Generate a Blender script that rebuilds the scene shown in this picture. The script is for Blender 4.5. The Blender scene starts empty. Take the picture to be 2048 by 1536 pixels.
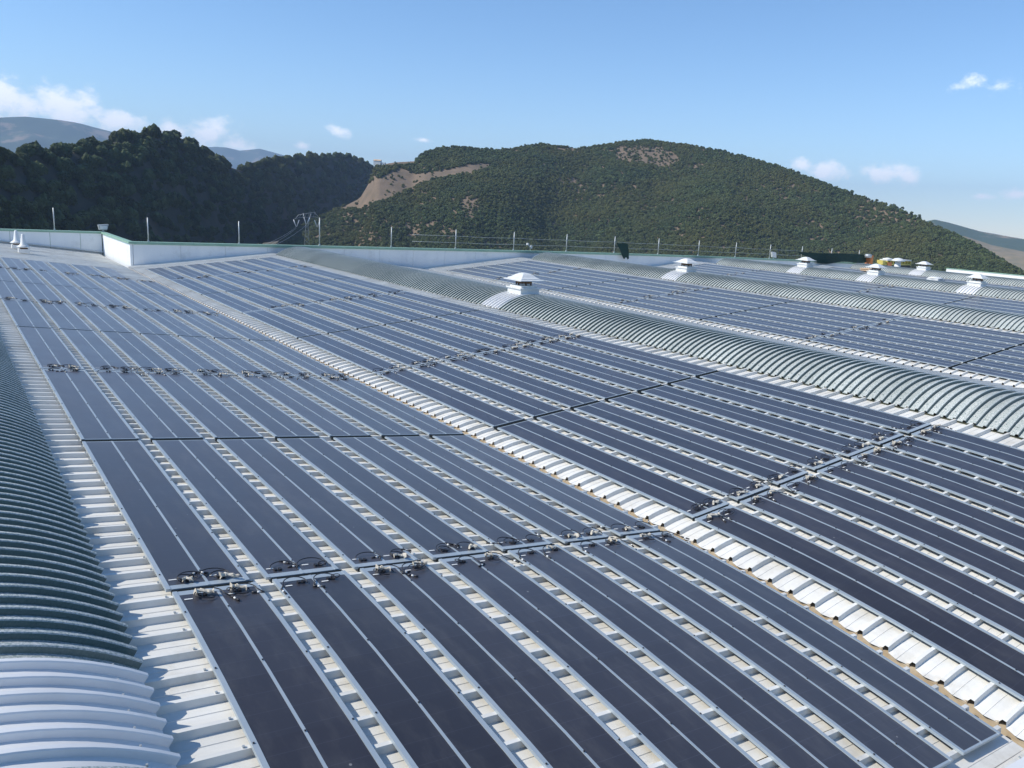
import bpy, bmesh, math, random
import numpy as np
from mathutils import Vector, Matrix, noise
random.seed(7)
rnd = random.Random(11)
PI = math.pi
sc = bpy.context.scene
COL = sc.collection

# ------------------------------------------------------------------ camera
CAM = Vector((-8.7907, -7.6351, 4.5992))
YAW, PITCH, ROLL, FPX = 0.6295, -0.2185, 0.0614, 1597.75
fwd = Vector((math.sin(YAW)*math.cos(PITCH), math.cos(YAW)*math.cos(PITCH), math.sin(PITCH)))
rgt = Vector((math.cos(YAW), -math.sin(YAW), 0))
upv = rgt.cross(fwd)
r2 = rgt*math.cos(ROLL) + upv*math.sin(ROLL)
u2 = -rgt*math.sin(ROLL) + upv*math.cos(ROLL)
cd = bpy.data.cameras.new('camera'); cam = bpy.data.objects.new('camera', cd); COL.objects.link(cam)
cd.sensor_width = 36; cd.lens = FPX/2048*36; cd.clip_start = .1; cd.clip_end = 60000
mw = Matrix(((r2.x, u2.x, -fwd.x, CAM.x), (r2.y, u2.y, -fwd.y, CAM.y), (r2.z, u2.z, -fwd.z, CAM.z), (0, 0, 0, 1)))
cam.matrix_world = mw
sc.camera = cam

def ray(x, y):                       # direction of a photo pixel (2048 x 1536)
    return fwd + r2*((x-1024)/FPX) + u2*((768-y)/FPX)
def pix(p):
    d = Vector(p)-CAM; z = d.dot(fwd)
    if z < .2: return None
    return (1024+FPX*d.dot(r2)/z, 768-FPX*d.dot(u2)/z)

# ------------------------------------------------------------------ world + sun
SUN = Vector((-.65, .30, .68)).normalized()
elev = math.asin(SUN.z); azim = math.atan2(SUN.x, SUN.y)
w = bpy.data.worlds.new('World'); sc.world = w; w.use_nodes = True
nt = w.node_tree; N = nt.nodes; Lk = nt.links; N.clear()
sky = N.new('ShaderNodeTexSky'); sky.sky_type = 'NISHITA'; sky.sun_disc = False
sky.sun_elevation = elev; sky.sun_rotation = azim; sky.altitude = 1500
sky.air_density = 1.0; sky.dust_density = .0; sky.ozone_density = 2.4
bg = N.new('ShaderNodeBackground'); bg.inputs['Strength'].default_value = .15
wo = N.new('ShaderNodeOutputWorld')
tc = N.new('ShaderNodeTexCoord')
# clouds: (x, y, half width, half height, density) seen from the roof, low above the horizon
CL = [(10, 205, 60, 45, 1.0), (-40, 225, 70, 40, 1.0), (130, 210, 60, 36, 1.0), (165, 232, 50, 26, .8), (235, 245, 60, 26, .75),
      (420, 268, 48, 34, 1.0), (470, 292, 60, 16, .8), (340, 262, 40, 22, .8), (676, 262, 26, 12, 1.0), (600, 292, 22, 12, .6),
      (845, 280, 26, 8, .1), (1605, 328, 26, 14, 1.0), (1650, 342, 46, 22, .85), (1775, 346, 54, 22, .95), (1815, 350, 30, 20, .7),
      (1945, 168, 44, 22, -.25), (2000, 174, 46, 22, -.2), (2035, 388, 32, 10, .8), (1965, 392, 30, 8, .5), (2070, 385, 40, 12, .8)]
prev = None
for (cx, cy, hw, hh, dn) in CL:
    d = ray(cx, cy).normalized()
    rr = d.cross(Vector((0, 0, 1))).normalized(); uu = rr.cross(d)
    k = FPX
    da = N.new('ShaderNodeVectorMath'); da.operation = 'DOT_PRODUCT'; da.inputs[1].default_value = rr*(k/hw)
    db = N.new('ShaderNodeVectorMath'); db.operation = 'DOT_PRODUCT'; db.inputs[1].default_value = uu*(k/hh)
    dc = N.new('ShaderNodeVectorMath'); dc.operation = 'DOT_PRODUCT'; dc.inputs[1].default_value = d
    for n_ in (da, db, dc): Lk.new(tc.outputs['Generated'], n_.inputs[0])
    cb = N.new('ShaderNodeCombineXYZ'); Lk.new(da.outputs['Value'], cb.inputs[0]); Lk.new(db.outputs['Value'], cb.inputs[1])
    ln = N.new('ShaderNodeVectorMath'); ln.operation = 'LENGTH'; Lk.new(cb.outputs[0], ln.inputs[0])
    m1 = N.new('ShaderNodeMath'); m1.operation = 'SUBTRACT'; m1.inputs[0].default_value = 1.0; Lk.new(ln.outputs['Value'], m1.inputs[1])
    m2 = N.new('ShaderNodeMath'); m2.operation = 'ADD'; m2.inputs[1].default_value = (dn-1)*.35; Lk.new(m1.outputs[0], m2.inputs[0])
    gt = N.new('ShaderNodeMath'); gt.operation = 'GREATER_THAN'; gt.inputs[1].default_value = .5; Lk.new(dc.outputs['Value'], gt.inputs[0])
    sb = N.new('ShaderNodeMath'); sb.operation = 'MULTIPLY_ADD'; Lk.new(gt.outputs[0], sb.inputs[0]); sb.inputs[1].default_value = 9; sb.inputs[2].default_value = -9
    m3 = N.new('ShaderNodeMath'); m3.operation = 'ADD'; Lk.new(m2.outputs[0], m3.inputs[0]); Lk.new(sb.outputs[0], m3.inputs[1])
    if prev is None: prev = m3.outputs[0]
    else:
        mx = N.new('ShaderNodeMath'); mx.operation = 'MAXIMUM'; Lk.new(prev, mx.inputs[0]); Lk.new(m3.outputs[0], mx.inputs[1]); prev = mx.outputs[0]
nz = N.new('ShaderNodeTexNoise'); nz.inputs['Scale'].default_value = 42; nz.inputs['Detail'].default_value = 9; nz.inputs['Roughness'].default_value = .62
mpw = N.new('ShaderNodeMapping'); mpw.inputs['Scale'].default_value = (1, 1, 1.35)
Lk.new(tc.outputs['Generated'], mpw.inputs[0]); Lk.new(mpw.outputs[0], nz.inputs['Vector'])
nm = N.new('ShaderNodeMath'); nm.operation = 'MULTIPLY_ADD'; Lk.new(nz.outputs['Fac'], nm.inputs[0]); nm.inputs[1].default_value = 2.6; nm.inputs[2].default_value = -1.18
ad = N.new('ShaderNodeMath'); ad.operation = 'ADD'; Lk.new(prev, ad.inputs[0]); Lk.new(nm.outputs[0], ad.inputs[1])
mr = N.new('ShaderNodeMapRange'); mr.interpolation_type = 'SMOOTHSTEP'
mr.inputs['From Min'].default_value = 0.0; mr.inputs['From Max'].default_value = .95
mr.inputs['To Min'].default_value = 0; mr.inputs['To Max'].default_value = .95
Lk.new(ad.outputs[0], mr.inputs['Value'])
mixc = N.new('ShaderNodeMix'); mixc.data_type = 'RGBA'
Lk.new(mr.outputs[0], mixc.inputs['Factor']); hsv = N.new('ShaderNodeHueSaturation'); hsv.inputs['Saturation'].default_value = 1.14; Lk.new(sky.outputs[0], hsv.inputs['Color']); Lk.new(hsv.outputs[0], mixc.inputs[6]); mixc.inputs[7].default_value = (8.6, 8.7, 9.0, 1)
Lk.new(mixc.outputs[2], bg.inputs['Color']); Lk.new(bg.outputs[0], wo.inputs[0])

sd = bpy.data.lights.new('sun', 'SUN'); sd.energy = 4.2; sd.angle = math.radians(.53); sd.color = (1, .95, .86)
so = bpy.data.objects.new('sun', sd); COL.objects.link(so); so.rotation_euler = SUN.to_track_quat('Z', 'Y').to_euler(); so.location = (0, 0, 60)
vs = sc.view_settings; vs.view_transform = 'Standard'; vs.look = 'None'; vs.gamma = 1; vs.use_curve_mapping = False; vs.exposure = .30
sc.cycles.max_bounces = 6; sc.cycles.volume_bounces = 0

# ------------------------------------------------------------------ helpers
def tag(o, label=None, cat=None, group=None, kind=None):
    if label: o['label'] = label
    if cat: o['category'] = cat
    if group: o['group'] = group
    if kind: o['kind'] = kind
    return o
def empty(name, loc=(0, 0, 0)):
    o = bpy.data.objects.new(name, None); COL.objects.link(o); o.location = loc; o.empty_display_size = .2; return o
def obj(name, me, parent=None, M=None):
    o = bpy.data.objects.new(name, me); COL.objects.link(o)
    if parent is not None: o.parent = parent
    if M is not None: o.matrix_basis = M
    return o

class MB:
    def __init__(s): s.v = []; s.f = []; s.mi = []; s.sm = []
    def add(s, vs_, fs, mi=0, sm=False):
        b = len(s.v); s.v += [tuple(p) for p in vs_]
        for f in fs: s.f.append(tuple(i+b for i in f)); s.mi.append(mi); s.sm.append(sm)
    def box(s, x0, x1, y0, y1, z0, z1, mi=0, ny=1, bend=None):
        vs_ = []
        for i in range(ny+1):
            y = y0+(y1-y0)*i/ny; b = bend(y) if bend else 0
            vs_ += [(x0, y, z0+b), (x1, y, z0+b), (x1, y, z1+b), (x0, y, z1+b)]
        fs = [(0, 1, 2, 3), tuple(4*ny+k for k in (3, 2, 1, 0))]
        for i in range(ny):
            a = 4*i; c = a+4
            for k in range(4):
                fs.append((a+(k+1) % 4, a+k, c+k, c+(k+1) % 4))
        s.add(vs_, fs, mi)
    def tube(s, pts, r, n=6, mi=0, cap=True, radii=None):
        pts = [Vector(p) for p in pts]; vs_ = []; fs = []
        pa = None
        for i, p in enumerate(pts):
            t = (pts[min(i+1, len(pts)-1)]-pts[max(i-1, 0)]).normalized()
            if pa is None: pa = t.cross(Vector((0, 0, 1)) if abs(t.z) < .9 else Vector((1, 0, 0))).normalized()
            a = (pa-t*pa.dot(t)).normalized(); pa = a; b = t.cross(a)
            q = radii[i] if radii else r
            for k in range(n):
                an = 2*PI*k/n; vs_.append(p+a*math.cos(an)*q+b*math.sin(an)*q)
        for i in range(len(pts)-1):
            for k in range(n):
                fs.append((i*n+k, i*n+(k+1) % n, (i+1)*n+(k+1) % n, (i+1)*n+k))
        if cap: fs.append(tuple(range(n))[::-1]); fs.append(tuple((len(pts)-1)*n+k for k in range(n)))
        s.add(vs_, fs, mi, True)
    def lathe(s, prof, n=16, mi=0, c=(0, 0, 0), sm=True, rot=0):
        vs_ = []; fs = []
        for (r, z) in prof:
            for k in range(n):
                an = rot+2*PI*k/n; vs_.append((c[0]+r*math.cos(an), c[1]+r*math.sin(an), c[2]+z))
        m = len(prof)
        for i in range(m-1):
            for k in range(n): fs.append((i*n+k, i*n+(k+1) % n, (i+1)*n+(k+1) % n, (i+1)*n+k))
        fs.append(tuple(range(n))[::-1]); fs.append(tuple((m-1)*n+k for k in range(n)))
        s.add(vs_, fs, mi, sm)
    def mesh(s, name, *mats):
        me = bpy.data.meshes.new(name); me.from_pydata(s.v, [], s.f); 
        for m in mats: me.materials.append(m)
        me.polygons.foreach_set('material_index', s.mi); me.polygons.foreach_set('use_smooth', s.sm)
        me.update(); return me
    def build(s, name, mats, parent=None, M=None):
        if not isinstance(mats, (list, tuple)): mats = [mats]
        return obj(name, s.mesh(name, *mats), parent, M)

# ------------------------------------------------------------------ materials
def mat(name, col, rough=.6, metal=0, var=.0, vscale=4, col2=None, bump=0, bscale=30, spec=.5, coat=0, coords='Object', detail=6, lo=.35, hi=.65, randv=0, stretch=None, dirt=None):
    m = bpy.data.materials.new(name); m.use_nodes = True; t = m.node_tree; n = t.nodes; l = t.links
    b = n['Principled BSDF']; b.inputs['Base Color'].default_value = (*col, 1); b.inputs['Roughness'].default_value = rough
    b.inputs['Metallic'].default_value = metal; b.inputs['Specular IOR Level'].default_value = spec
    if coat: b.inputs['Coat Weight'].default_value = coat; b.inputs['Coat Roughness'].default_value = .08
    tcn = n.new('ShaderNodeTexCoord')
    src = tcn.outputs['Object']
    if coords == 'World':
        g = n.new('ShaderNodeNewGeometry'); src = g.outputs['Position']
    if stretch:
        mp = n.new('ShaderNodeMapping'); mp.inputs['Scale'].default_value = stretch; l.new(src, mp.inputs[0]); srcs = mp.outputs[0]
    else: srcs = src
    cur = None
    if col2 is not None:
        nz_ = n.new('ShaderNodeTexNoise'); nz_.inputs['Scale'].default_value = vscale; nz_.inputs['Detail'].default_value = detail; nz_.inputs['Roughness'].default_value = .65
        l.new(srcs, nz_.inputs['Vector'])
        mr_ = n.new('ShaderNodeMapRange'); mr_.inputs['From Min'].default_value = lo; mr_.inputs['From Max'].default_value = hi; l.new(nz_.outputs['Fac'], mr_.inputs['Value'])
        mx_ = n.new('ShaderNodeMix'); mx_.data_type = 'RGBA'; l.new(mr_.outputs[0], mx_.inputs['Factor'])
        mx_.inputs[6].default_value = (*col, 1); mx_.inputs[7].default_value = (*col2, 1); cur = mx_.outputs[2]
    if dirt is not None:
        dcol, dscale, dlo, dhi, damt = dirt
        nz_ = n.new('ShaderNodeTexNoise'); nz_.inputs['Scale'].default_value = dscale; nz_.inputs['Detail'].default_value = 8; nz_.inputs['Roughness'].default_value = .7
        g = n.new('ShaderNodeNewGeometry'); l.new(g.outputs['Position'], nz_.inputs['Vector'])
        mr_ = n.new('ShaderNodeMapRange'); mr_.inputs['From Min'].default_value = dlo; mr_.inputs['From Max'].default_value = dhi; mr_.inputs['To Max'].default_value = damt; l.new(nz_.outputs['Fac'], mr_.inputs['Value'])
        mx_ = n.new('ShaderNodeMix'); mx_.data_type = 'RGBA'; l.new(mr_.outputs[0], mx_.inputs['Factor'])
        if cur: l.new(cur, mx_.inputs[6])
        else: mx_.inputs[6].default_value = (*col, 1)
        mx_.inputs[7].default_value = (*dcol, 1); cur = mx_.outputs[2]
    if randv:
        oi = n.new('ShaderNodeObjectInfo'); hs = n.new('ShaderNodeHueSaturation')
        mr_ = n.new('ShaderNodeMapRange'); mr_.inputs['To Min'].default_value = 1-randv; mr_.inputs['To Max'].default_value = 1+randv
        l.new(oi.outputs['Random'], mr_.inputs['Value']); l.new(mr_.outputs[0], hs.inputs['Value'])
        if cur: l.new(cur, hs.inputs['Color'])
        else: hs.inputs['Color'].default_value = (*col, 1)
        cur = hs.outputs[0]
    if cur: l.new(cur, b.inputs['Base Color'])
    if bump:
        nb = n.new('ShaderNodeTexNoise'); nb.inputs['Scale'].default_value = bscale; nb.inputs['Detail'].default_value = 5; l.new(src, nb.inputs['Vector'])
        bp = n.new('ShaderNodeBump'); bp.inputs['Strength'].default_value = bump; bp.inputs['Distance'].default_value = .01
        l.new(nb.outputs['Fac'], bp.inputs['Height']); l.new(bp.outputs[0], b.inputs['Normal'])
    return m

M_sheet = mat('white_roof_sheet', (.77, .755, .70), .45, col2=(.69, .67, .61), vscale=2.2, coords='World', randv=.06, stretch=(.5, 3, 1), dirt=((.36, .31, .22), 1.3, .52, .78, .6), bump=.08, bscale=40)
M_alu = mat('aluminium', (.40, .45, .48), .42, metal=.25, col2=(.35, .41, .45), vscale=3, coords='World')
M_lam = None
M_dark = mat('dark_plastic', (.022, .022, .026), .45)
M_wrap = mat('crumpled_wrap', (.62, .58, .49), .6, col2=(.45, .40, .32), vscale=25, bump=.5)
M_stick = mat('white_sticker', (.75, .75, .72), .5)
M_tan = mat('tan_gutter', (.56, .47, .34), .7, col2=(.44, .34, .22), vscale=4, coords='World', dirt=((.13, .09, .06), 3, .60, .78, .7))
M_trough = mat('gutter_floor', (.30, .27, .22), .8, col2=(.12, .10, .08), vscale=6, coords='World')
M_grp = mat('translucent_skylight_sheet', (.25, .31, .29), .42, col2=(.64, .64, .61), vscale=48, coords='World', bump=.25, bscale=160, randv=.11, detail=2, dirt=((.10, .15, .14), .9, .50, .80, .45))
M_grpw = mat('white_skylight_sheet', (.74, .74, .73), .45, col2=(.68, .68, .67), vscale=2, coords='World')
M_moss = mat('mossy_curb', (.020, .026, .016), .9, col2=(.055, .058, .034), vscale=9, coords='World')
M_wall = mat('white_parapet_render', (.76, .79, .80), .7, col2=(.68, .72, .75), vscale=.7, coords='World', stretch=(1, 1, .25), bump=.1, dirt=((.30, .31, .29), .9, .55, .85, .5))
M_cap = mat('green_coping', (.20, .36, .27), .55, col2=(.28, .42, .33), vscale=1.5, coords='World')
M_vent = mat('vent_paint', (.72, .73, .72), .45, col2=(.64, .65, .63), vscale=5)
M_rust = mat('rusty_mesh', (.17, .095, .05), .8, col2=(.10, .06, .035), vscale=12)
M_galv = mat('galvanised', (.42, .45, .46), .45, metal=.4)
M_net = mat('green_net', (.006, .030, .022), .8, col2=(.010, .045, .035), vscale=14)
M_conc = mat('concrete', (.32, .31, .29), .85, col2=(.26, .25, .23), vscale=.5, coords='World')
M_yel = mat('yellow_paint', (.62, .55, .16), .5, col2=(.5, .42, .10), vscale=6)
M_orange = mat('orange_paint', (.55, .20, .07), .6)
M_brk = mat('orange_box', (.60, .42, .26), .6)

# laminate: dark cells with faint cross lines and a broad sheen
def laminate():
    m = bpy.data.materials.new('solar_laminate'); m.use_nodes = True; t = m.node_tree; n = t.nodes; l = t.links
    b = n['Principled BSDF']; b.inputs['Specular IOR Level'].default_value = .5
    b.inputs['Sheen Weight'].default_value = .30; b.inputs['Sheen Roughness'].default_value = .35; b.inputs['Sheen Tint'].default_value = (.95, .93, 1, 1)   # film of dust
    tcn = n.new('ShaderNodeTexCoord'); sx = n.new('ShaderNodeSeparateXYZ'); l.new(tcn.outputs['Object'], sx.inputs[0])
    def mth(op, a, b_=None, c=None):
        q = n.new('ShaderNodeMath'); q.operation = op
        for i, v in enumerate((a, b_, c)):
            if v is None: continue
            if isinstance(v, (int, float)): q.inputs[i].default_value = v
            else: l.new(v, q.inputs[i])
        return q.outputs[0]
    fr = mth('FRACT', mth('MULTIPLY', sx.outputs['Y'], 4.12))
    line = mth('LESS_THAN', fr, .018)
    nz_ = n.new('ShaderNodeTexNoise'); nz_.inputs['Scale'].default_value = .8; nz_.inputs['Detail'].default_value = 3
    g = n.new('ShaderNodeNewGeometry'); l.new(g.outputs['Position'], nz_.inputs['Vector'])
    mx = n.new('ShaderNodeMix'); mx.data_type = 'RGBA'; l.new(nz_.outputs['Fac'], mx.inputs['Factor'])
    mx.inputs[6].default_value = (.023, .022, .028, 1); mx.inputs[7].default_value = (.036, .033, .040, 1)
    mx2 = n.new('ShaderNodeMix'); mx2.data_type = 'RGBA'; l.new(mth('MULTIPLY', line, .6), mx2.inputs['Factor']); l.new(mx.outputs[2], mx2.inputs[6]); mx2.inputs[7].default_value = (.065, .065, .085, 1)
    # dusty blotches and run marks
    zd = n.new('ShaderNodeTexNoise'); zd.inputs['Scale'].default_value = 3.2; zd.inputs['Detail'].default_value = 8; zd.inputs['Roughness'].default_value = .7
    md_ = n.new('ShaderNodeMapping'); md_.inputs['Scale'].default_value = (1.6, .5, 1); gd = n.new('ShaderNodeNewGeometry'); l.new(gd.outputs['Position'], md_.inputs[0]); l.new(md_.outputs[0], zd.inputs['Vector'])
    rd = n.new('ShaderNodeMapRange'); rd.inputs['From Min'].default_value = .48; rd.inputs['From Max'].default_value = .75; rd.inputs['To Max'].default_value = .28; l.new(zd.outputs['Fac'], rd.inputs['Value'])
    mxd = n.new('ShaderNodeMix'); mxd.data_type = 'RGBA'; l.new(rd.outputs[0], mxd.inputs['Factor']); l.new(mx2.outputs[2], mxd.inputs[6]); mxd.inputs[7].default_value = (.12, .115, .11, 1); mx2 = mxd
    # dust specks
    vo = n.new('ShaderNodeTexVoronoi'); vo.inputs['Scale'].default_value = 2.3; l.new(g.outputs['Position'], vo.inputs['Vector'])
    sp = mth('LESS_THAN', vo.outputs['Distance'], .028)
    mx3 = n.new('ShaderNodeMix'); mx3.data_type = 'RGBA'; l.new(mth('MULTIPLY', sp, .5), mx3.inputs['Factor']); l.new(mx2.outputs[2], mx3.inputs[6]); mx3.inputs[7].default_value = (.35, .34, .33, 1)
    oi = n.new('ShaderNodeObjectInfo'); hs = n.new('ShaderNodeHueSaturation')
    mr_ = n.new('ShaderNodeMapRange'); mr_.inputs['To Min'].default_value = .82; mr_.inputs['To Max'].default_value = 1.2; l.new(oi.outputs['Random'], mr_.inputs['Value']); l.new(mr_.outputs[0], hs.inputs['Value'])
    l.new(mx3.outputs[2], hs.inputs['Color']); l.new(hs.outputs[0], b.inputs['Base Color'])
    l.new(mth('MULTIPLY_ADD', nz_.outputs['Fac'], .14, .26), b.inputs['Roughness'])
    return m
M_lam = laminate()
M_gap_shade = mat('gap_shade', (.012, .016, .018), 1.0, spec=.1)  # near-black colour for the shade in the gaps between panel ends

# ------------------------------------------------------------------ roof layout
LA, LB = -.10, -.035        # sheet levels left and right of a gutter
S = .1052                      # slope of every roof pitch
D = 19.0                       # valley to valley
PW, GP, EA, EB = .8174, .1985, .2864, .4002
PANW = 7*PW+6*GP
RIB = 1/3.
FOOT_A, FOOT_B = 7.66, 8.08    # valley to skylight foot, left and right of a gutter
VH, VR = 1.50, .485             # skylight half width and rise
YN, YF, YF2 = -6.0, 41.9, 51.0
ROWY = {-1: -4.90, 0: 0, 1: 5.50, 2: 11.10, 3: 16.77, 4: 22.48, 5: 28.10, 6: 33.67, 7: 39.35}
def droop(y): return -.016*y*y if y < 0 else 0.0
def zslope(u): return S*u
def sag(x): return -.00018*max(0, x-20)**2     # the far bays lie a little lower

# sheet profile: along y over n ribs of pitch RIB; returns list of (y,z)
def sheet_profile(n):
    pr = []
    for i in range(n):
        y = i*RIB
        pr += [(y, 0), (y+.112, 0), (y+.117, .006), (y+.122, 0), (y+.232, 0), (y+.248, .064), (y+.288, .064), (y+.320, 0)]
    pr.append((n*RIB, 0)); return pr
def sheet_mesh(name, u0, u1, lip=False, n=3):
    # local x = horizontal distance up the slope from the gutter
    pr = sheet_profile(n); mb = MB()
    us = [u0, u1] if not lip else [u0, u0+.07, u0+.15, u0+.25, u0+.36, u1]
    rows = []
    for k, u in enumerate(us):
        row = []
        for (y, z) in pr:
            zz = zslope(u)+z; uu = u
            if lip:
                dd = max(0, .36-(u-u0)); zz -= .30*dd*dd
                if k == 0:      # scalloped eave: the pans sag and reach out between the ribs
                    ph = (y % RIB)/RIB; uu = u0 - .035*math.sin(PI*min(1, ph/.70)) if ph < .70 else u0
            row.append((uu, y, zz))
        rows.append(row)
    m = len(pr); vs_ = [p for r in rows for p in r]; fs = []
    for k in range(len(us)-1):
        for i in range(m-1): fs.append((k*m+i, (k+1)*m+i, (k+1)*m+i+1, k*m+i+1))
    mb.add(vs_, fs, 0)
    # small closers: rib screws every sheet
    for i in range(n):
        for u in ([u1-.62, u0+.35] if not lip else [u0+.5]):
            y = i*RIB+.272; mb.box(u-.009, u+.009, y-.009, y+.009, zslope(u)+.064, zslope(u)+.078, 1)
    return mb.mesh(name, M_sheet, M_galv)

bld = empty('factory_building', (0, 0, 0)); tag(bld, 'large white factory whose saw of shallow corrugated roofs carries the solar panels', 'building')
UA, UB = FOOT_A+.20, FOOT_B+.20
me_A = sheet_mesh('roof_sheet', .13, UA); me_B = sheet_mesh('roof_sheet', -.004, UB, lip=True)
def lay_sheets(x0, sign, me, y0, y1, deck, lift=0):
    y = y0
    while y < y1-.05:
        a = droop(y); b = droop(y+1); rx = math.atan2(b-a, 1.0)
        M = Matrix.Translation((x0, y, a+lift)) @ Matrix.Rotation(rx, 4, 'X') @ Matrix.Diagonal((sign, 1.012 if y < 0 else 1, 1, 1))
        obj('roof_sheet', me, deck, M)
        y += 1.0
def deck(x0, sign, y0, y1, u1, name='roof_slope'):
    mb = MB(); n = 14
    a, b = (x0, x0+sign*u1)
    vs_ = []; fs = []
    ys = [y0, -5, -4, -3, -2, -1, 0, y1]
    zz = sag(x0)
    for y in ys:
        vs_ += [(x0+sign*.10, y, zslope(.10)-.16+droop(y)+zz), (x0+sign*u1, y, zslope(u1)-.16+droop(y)+zz),
                (x0+sign*.10, y, zslope(.10)-.36+droop(y)+zz), (x0+sign*u1, y, zslope(u1)-.36+droop(y)+zz)]
    for i in range(len(ys)-1):
        k = 4*i; j = k+4
        fs += [(k, k+1, j+1, j), (k+2, j+2, j+3, k+3), (k, j, j+2, k+2), (k+1, k+3, j+3, j+1)]
    fs += [(0, 2, 3, 1), (4*len(ys)-4, 4*len(ys)-3, 4*len(ys)-1, 4*len(ys)-2)]
    mb.add(vs_, fs)
    return mb.build(name, M_conc, bld)
NB = 4
dk = deck(0, -1, YN, YF2, UA); lay_sheets(0, -1, me_A, YN, YF2, dk, LA)
for b in range(NB):
    yf = YF
    dk = deck(D*b, 1, YN, yf, UB); lay_sheets(D*b, 1, me_B, YN, yf-.9, dk, LB+sag(D*b))
    obj('roof_sheet', me_B, dk, Matrix.Translation((D*b, YF-1.0, LB-.004+sag(D*b))))
    # falling pitch behind the skylight: joined, nothing of its sheets can be picked apart
    dk2 = deck(D*(b+1), -1, YN, yf, UA)
    mb = MB(); pr = sheet_profile(int((yf-YN)/RIB))
    vs_ = []
    for u in (.13, UA):
        for (y, z) in pr: vs_.append((D*(b+1)-u, YN+y, zslope(u)+z+LA+droop(YN+y)+sag(D*(b+1))))
    m = len(pr); mb.add(vs_, [(i, m+i, m+i+1, i+1) for i in range(m-1)])
    o = mb.build('roof_sheets', M_sheet, dk2); o['kind'] = 'stuff'
dk = deck(D*NB, 1, YN, YF, 3.0)
mb = MB(); pr = sheet_profile(int((YF-YN)/RIB)); vs_ = []
for u in (-.05, 3.0):
    for (y, z) in pr: vs_.append((D*NB+u, YN+y, zslope(u)+z+LB+droop(YN+y)+sag(D*NB)))
m = len(pr); mb.add(vs_, [(i, m+i, m+i+1, i+1) for i in range(m-1)])
o = mb.build('roof_sheets', M_sheet, dk); o['kind'] = 'stuff'

# gutters
for b in range(NB+1):
    y1 = YF2 if b == 0 else YF
    g = MB(); x = D*b
    ys = [YN, -5, -4, -3, -2, -1, 0, YF]
    def strip(pts, mi, ys=ys):
        vs_ = []
        for y in ys:
            for (px, pz) in pts: vs_.append((x+px, y, pz+droop(y)+sag(x)))
        n_ = len(pts); fs = [(i*n_+k, i*n_+k+1, (i+1)*n_+k+1, (i+1)*n_+k) for i in range(len(ys)-1) for k in range(n_-1)]
        g.add(vs_, fs, mi)
    strip([(-.30, -.12), (-.26, -.26), (.002, -.26)], 1)
    strip([(.002, -.26), (.004, -.088), (.10, -.082), (.10, -.26)], 0)
    g.build('gutter', [M_tan, M_trough], bld)
# tan foam closers under each pan of the near gutter (arched upper edge)
cl = MB(); y = YN
while y < YF-.2:
    z0 = droop(y)
    pts = []
    for k in range(6):
        ph = k/5; yy = y-.02+ph*.25; pts.append((yy, -.080+.012*abs(2*ph-1)+z0))
    vs_ = []
    for (yy, zz) in pts: vs_ += [(.000, yy, z0-.11), (.000, yy, zz), (.05, yy, zz), (.05, yy, z0-.11)]
    fs = []
    for k in range(5):
        for j in range(3): fs.append((4*k+j, 4*k+4+j, 4*k+5+j, 4*k+1+j))
    cl.add(vs_, fs); y += RIB
o = cl.build('eave_closer', M_tan, bld); o['kind'] = 'stuff'

# building body and far parapets
ZB = -10
def pbox(name, x0, x1, y0, y1, z0, z1, m, parent=bld, **k):
    mb = MB(); mb.box(x0, x1, y0, y1, z0, z1); return mb.build(name, m, parent)
XR = D*NB+3.1; XL = -30
pbox('outer_wall', XL, .12, YF2+.02, YF2+.30, ZB, 0, M_conc)
pbox('outer_wall', .12, XR, YF+.02, YF+.30, ZB, 0, M_conc)
pbox('outer_wall', XR+.01, XR+.3, YN, YF+.3, ZB, 0, M_conc)
pbox('outer_wall', XL, XR, YN-.3, YN-.02, ZB, -.75, M_conc)
pbox('outer_wall', XL-.3, XL-.01, YN-.3, YF2+.3, ZB, 0, M_conc)
pbox('floor_slab', XL, XR, YN-.2, YF, ZB, ZB+.3, M_conc)
# parapet panels
WT = 1.36
def wall_panels(x0, x1, y0, y1, step, z0=-.3):
    # along x (y0==y1 plane facing -y) or along y
    if abs(x1-x0) > abs(y1-y0):
        x = x0
        while x < x1-.01:
            e = min(x+step, x1); pbox('parapet_panel', x+.006, e-.006, y0, y0+.14, z0, WT-.10+sag(e), M_wall); x = e
    else:
        y = y0
        while y < y1-.01:
            e = min(y+step, y1); pbox('parapet_panel', x0, x0+.14, y+.006, e-.006, z0, WT-.10, M_wall); y = e
wall_panels(.30, XR, YF, YF, 2.55, -.8)
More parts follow.
